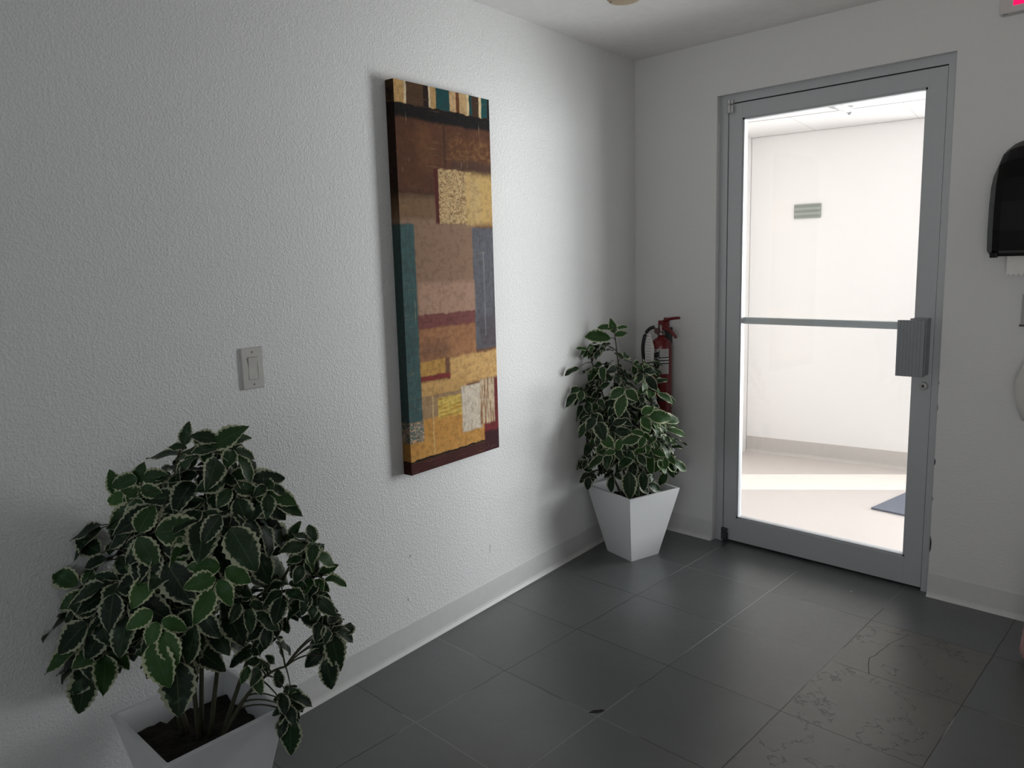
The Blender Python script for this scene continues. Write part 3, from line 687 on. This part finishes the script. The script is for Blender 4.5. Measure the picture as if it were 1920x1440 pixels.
def make_plant(name, label, loc, rz, base, top, h, blobs, stems, seed, leafL, depth_axis, specials=(), singles=()):
    root = thing(name, loc, rz, label=label, category='potted plant', group='leafy plants in white tapered planters')
    zs = make_planter(root, base, top, h, .013)
    inv = (Matrix.Translation(loc) @ Matrix.Rotation(rz, 4, 'Z')).inverted()
    rng = random.Random(seed); LOC = Vector(loc)
    def safe(p, mrg=.035):
        # keep clear of the left wall and the back wall: move towards the room
        q = p.copy()
        for _ in range(40):
            if q.x * LN.x + q.y * LN.y > mrg and q.y < -mrg: break
            q = q + (CAM - q).normalized() * .02
        return q
    def clampf(p):
        dd = p.x * LN.x + p.y * LN.y
        if dd < .006: p = p + LN * (.006 - dd)
        if p.y > -.006: p = Vector((p.x, -.006, p.z))
        if p.z < .004: p = Vector((p.x, p.y, .004))
        # stay outside the planter walls when below the rim
        return p
    # main stems
    spts = []; 
    for (u0, v0, dd0, bxy) in stems:
        tip = safe(px(u0, v0, depth_axis + dd0)); b0 = LOC + Vector((bxy[0], bxy[1], zs - .01))
        mid = b0.lerp(tip, .5) + Vector((0, 0, .08)) - (tip - b0).cross(Vector((0, 0, 1))) * .08
        pts = bez(b0, mid, tip, 14); spts.append(pts)
    branch = [bmesh.new() for _ in spts]
    for b_, pts in zip(branch, spts): tube(b_, [inv @ p for p in pts], .0062, .0028, 8)
    bm = bmesh.new(); uvl = bm.loops.layers.uv.new('UVMap'); tl = bm.verts.layers.float.new('tone')
    view = (CAM - LOC); view.z = 0; view.normalize()
    def cluster(C, ctr, n, L, tone, face=.5, attach=True, dn=.3):
        o = (C - ctr); 
        if o.length < 1e-4: o = Vector((0, 0, 1))
        o.normalize()
        nrm = (o * .5 + Vector((0, 0, .55)) + view * face + Vector((rng.uniform(-.35, .35), rng.uniform(-.35, .35), rng.uniform(-.2, .35)))).normalized()
        d = (o * .9 + Vector((0, 0, -dn)) + Vector((rng.uniform(-.5, .5), rng.uniform(-.5, .5), rng.uniform(-.4, .3)))).normalized()
        d = (d - nrm * nrm.dot(d)).normalized(); sd_ = d.cross(nrm)
        # petiole
        if attach:
            best = min(((i, q) for i, s in enumerate(spts) for q in s[4:]), key=lambda e: (e[1] - C).length + max(0, e[1].z - C.z) * .6)
            i_, q = best; mid = q.lerp(C, .5) + Vector((0, 0, .03))
            tube(branch[i_], [inv @ p for p in bez(q, mid, C, 6)], .0026, .0013, 5)
        for j in range(n):
            if j == 0: dd_ = d; ll = L
            else:
                sgn = 1 if j % 2 else -1; ang = .95 + .45 * ((j - 1) // 2) + rng.uniform(-.2, .2)
                dd_ = d * math.cos(ang) + sd_ * (sgn * math.sin(ang)); ll = L * rng.uniform(.62, .86)
            nn = (nrm + Vector((rng.uniform(-.25, .25), rng.uniform(-.25, .25), rng.uniform(-.25, .25)))).normalized()
            off = d * (-.028 * ((j + 1) // 2) * L / .1)
            add_leaf(bm, uvl, tl, inv @ (C + off + dd_ * .006) if False else C + off + dd_ * .006, dd_, nn, ll, ll * rng.uniform(.62, .76), min(1, max(0, tone + rng.uniform(-.08, .08))), rng, rng.uniform(.15, .7), clampf)
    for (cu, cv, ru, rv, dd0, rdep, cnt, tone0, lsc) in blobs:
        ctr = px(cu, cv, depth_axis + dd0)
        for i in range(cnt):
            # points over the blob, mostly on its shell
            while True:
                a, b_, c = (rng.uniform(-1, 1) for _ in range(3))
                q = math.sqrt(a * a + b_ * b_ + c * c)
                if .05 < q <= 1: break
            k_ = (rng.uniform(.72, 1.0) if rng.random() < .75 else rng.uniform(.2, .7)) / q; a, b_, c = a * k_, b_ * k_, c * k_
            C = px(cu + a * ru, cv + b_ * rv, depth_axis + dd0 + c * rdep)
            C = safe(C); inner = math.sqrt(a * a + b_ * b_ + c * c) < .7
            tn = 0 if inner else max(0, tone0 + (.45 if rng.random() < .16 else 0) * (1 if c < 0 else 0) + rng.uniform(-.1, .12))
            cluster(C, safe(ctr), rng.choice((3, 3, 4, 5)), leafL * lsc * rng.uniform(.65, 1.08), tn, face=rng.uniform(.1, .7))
    for (u0, v0, dd0, n, L, tone, dn) in specials:
        C = safe(px(u0, v0, depth_axis + dd0)); ctr = C - Vector((0, 0, .05)) - view * .05
        cluster(C, ctr, n, L, tone, face=1.3, dn=dn)
    for (u0, v0, u1, v1, dd0, L, tone, face) in singles:
        C = safe(px(u0, v0, depth_axis + dd0), .05); T_ = px(u1, v1, (C - CAM).dot(F_)); d = (T_ - C); L = max(L, d.length) if d.length < L * 1.3 else d.length; d.normalize()
        nrm = (Vector((0, 0, .8)) + (CAM - C).normalized() * (face + .15) + Vector((rng.uniform(-.15, .15), rng.uniform(-.15, .15), 0))).normalized()
        best = min(((i, q) for i, s in enumerate(spts) for q in s[4:]), key=lambda e: (e[1] - C).length)
        tube(branch[best[0]], [inv @ p for p in bez(best[1], best[1].lerp(C, .5) + Vector((0, 0, .02)), C, 6)], .0024, .0012, 5)
        add_leaf(bm, uvl, tl, C, d, nrm, L, L * .62, tone, rng, .25, clampf)
    bm.transform(inv)
    fo = obj('foliage', bm, M_LEAF, root)
    for b_ in branch: obj('stem', b_, M_STEM, root, smooth=True)
    return root

NEAR = (.497, -2.668, 0)
nd = (Vector(NEAR) + Vector((0, 0, .7)) - CAM).dot(F_)
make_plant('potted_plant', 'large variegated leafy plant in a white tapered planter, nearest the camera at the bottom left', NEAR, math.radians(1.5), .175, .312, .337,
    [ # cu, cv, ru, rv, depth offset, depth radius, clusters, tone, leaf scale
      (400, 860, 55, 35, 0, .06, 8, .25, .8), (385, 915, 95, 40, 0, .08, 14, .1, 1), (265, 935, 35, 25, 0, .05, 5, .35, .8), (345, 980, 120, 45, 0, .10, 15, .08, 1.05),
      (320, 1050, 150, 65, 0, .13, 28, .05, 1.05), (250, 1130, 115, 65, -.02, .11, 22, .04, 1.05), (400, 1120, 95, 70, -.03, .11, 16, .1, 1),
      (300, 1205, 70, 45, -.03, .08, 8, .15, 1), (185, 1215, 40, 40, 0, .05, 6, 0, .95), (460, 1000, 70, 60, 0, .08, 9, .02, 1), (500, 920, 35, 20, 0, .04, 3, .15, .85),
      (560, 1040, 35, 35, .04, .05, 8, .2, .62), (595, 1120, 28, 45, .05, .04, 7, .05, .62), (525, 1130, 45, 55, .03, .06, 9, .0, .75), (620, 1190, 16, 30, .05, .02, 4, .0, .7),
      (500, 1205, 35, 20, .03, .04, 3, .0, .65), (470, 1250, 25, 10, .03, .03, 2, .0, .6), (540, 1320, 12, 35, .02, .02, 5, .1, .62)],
    [(390, 820, 0, (0, 0)), (330, 870, -.02, (.02, -.015)), (230, 1000, -.02, (-.02, -.02)), (460, 930, 0, (.025, .01)), (575, 1010, .05, (.045, .03)), (250, 1100, -.04, (-.035, -.03)), (535, 1250, .03, (.06, .02))],
    11, .108, nd,
    [(285, 1075, -.13, 3, .082, 1, .2), (305, 1180, -.14, 4, .085, .95, .4), (400, 1100, -.14, 5, .085, .8, .3), (285, 1000, -.13, 3, .115, .45, .5), (330, 1235, -.10, 1, .125, .1, 1.2), (285, 1200, -.15, 1, .115, .8, 1.5),
     (150, 1100, 0, 3, .09, .5, .3), (430, 985, -.12, 2, .12, .1, .9), (610, 1230, .05, 2, .08, .0, 2.5)],
    [(395, 840, 455, 800, -.02, .105, .35, .6), (345, 850, 272, 852, 0, .085, .1, 0), (345, 835, 352, 795, 0, .06, .2, .5), (350, 840, 315, 835, 0, .05, .2, .5), (510, 940, 565, 962, 0, .085, .2, 0), (500, 920, 560, 945, 0, .085, .5, .3),
     (190, 990, 128, 1050, 0, .11, .1, .3), (190, 985, 150, 1000, 0, .09, .0, .2), (140, 1150, 70, 1195, .0, .11, .05, .2), (180, 1225, 98, 1260, 0, .11, .0, .2), (165, 1255, 145, 1338, -.02, .12, .15, 1), (598, 1075, 630, 1060, .05, .055, .45, 1),
     (222, 930, 212, 900, 0, .07, .5, 1), (250, 920, 262, 885, 0, .075, .4, 1), (545, 1010, 555, 990, .05, .05, .3, .5), (620, 1190, 640, 1258, .05, .10, .15, .5), (600, 1190, 598, 1245, .05, .08, .0, .5), (545, 1340, 542, 1422, .02, .105, .2, .5), (480, 1215, 425, 1248, .03, .065, .05, .5),
     (545, 1290, 568, 1335, .02, .07, .2, .6), (525, 1290, 520, 1255, .02, .05, .05, .3)])
FAR = (.242, -.390, 0)
fd = (Vector(FAR) + Vector((0, 0, .7)) - CAM).dot(F_)
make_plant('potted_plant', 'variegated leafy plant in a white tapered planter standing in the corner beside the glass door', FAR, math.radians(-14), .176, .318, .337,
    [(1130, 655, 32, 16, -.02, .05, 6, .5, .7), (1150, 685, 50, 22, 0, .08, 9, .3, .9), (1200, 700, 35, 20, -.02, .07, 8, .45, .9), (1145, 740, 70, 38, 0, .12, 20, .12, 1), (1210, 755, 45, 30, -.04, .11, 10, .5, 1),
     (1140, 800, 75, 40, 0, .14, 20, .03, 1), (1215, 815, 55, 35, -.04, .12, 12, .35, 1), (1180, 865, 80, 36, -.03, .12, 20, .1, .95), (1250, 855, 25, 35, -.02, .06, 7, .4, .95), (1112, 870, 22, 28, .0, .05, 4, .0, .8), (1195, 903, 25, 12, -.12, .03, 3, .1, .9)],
    [(1152, 620, -.02, (0, 0)), (1110, 680, 0, (-.02, .01)), (1210, 690, -.03, (.02, -.01)), (1230, 800, -.05, (.04, .0)), (1100, 830, -.03, (-.04, -.02))],
    23, .100, fd,
    [(1170, 740, -.2, 3, .11, .4, .5), (1215, 780, -.2, 3, .11, .75, .4), (1120, 790, -.2, 2, .10, .1, .7), (1150, 840, -.2, 3, .09, .6, .5), (1200, 820, -.22, 4, .085, .5, .5)],
    [(1145, 635, 1090, 625, 0, .07, .6, .6), (1150, 615, 1120, 612, 0, .035, .6, .6), (1152, 625, 1145, 596, 0, .04, .5, .8), (1158, 615, 1175, 612, 0, .05, .7, .8), (1152, 630, 1178, 622, 0, .05, .7, .8), (1085, 690, 1056, 702, 0, .07, .1, .3), (1100, 655, 1084, 652, 0, .05, .5, .5),
     (1180, 885, 1180, 938, -.22, .105, .15, 1.3), (1205, 885, 1208, 922, -.22, .09, .1, 1.3), (1240, 745, 1270, 752, -.02, .07, .2, .6), (1255, 805, 1288, 815, -.02, .08, .6, .6), (1265, 865, 1284, 880, -.02, .08, .5, .8), (1230, 715, 1246, 712, -.02, .06, .2, .6)])

# bit of lint on the slate near the door
obj('floor_crumb', lathe(bmesh.new(), [(.003, 0), (.0042, .0012), (.0025, .0026), (0, .003)], 10), simple('crumb', (.6, .58, .5), .8), label='tiny pale crumb on the dark floor in front of the glass door', category='crumb').location = (1.195, -.165, 0)
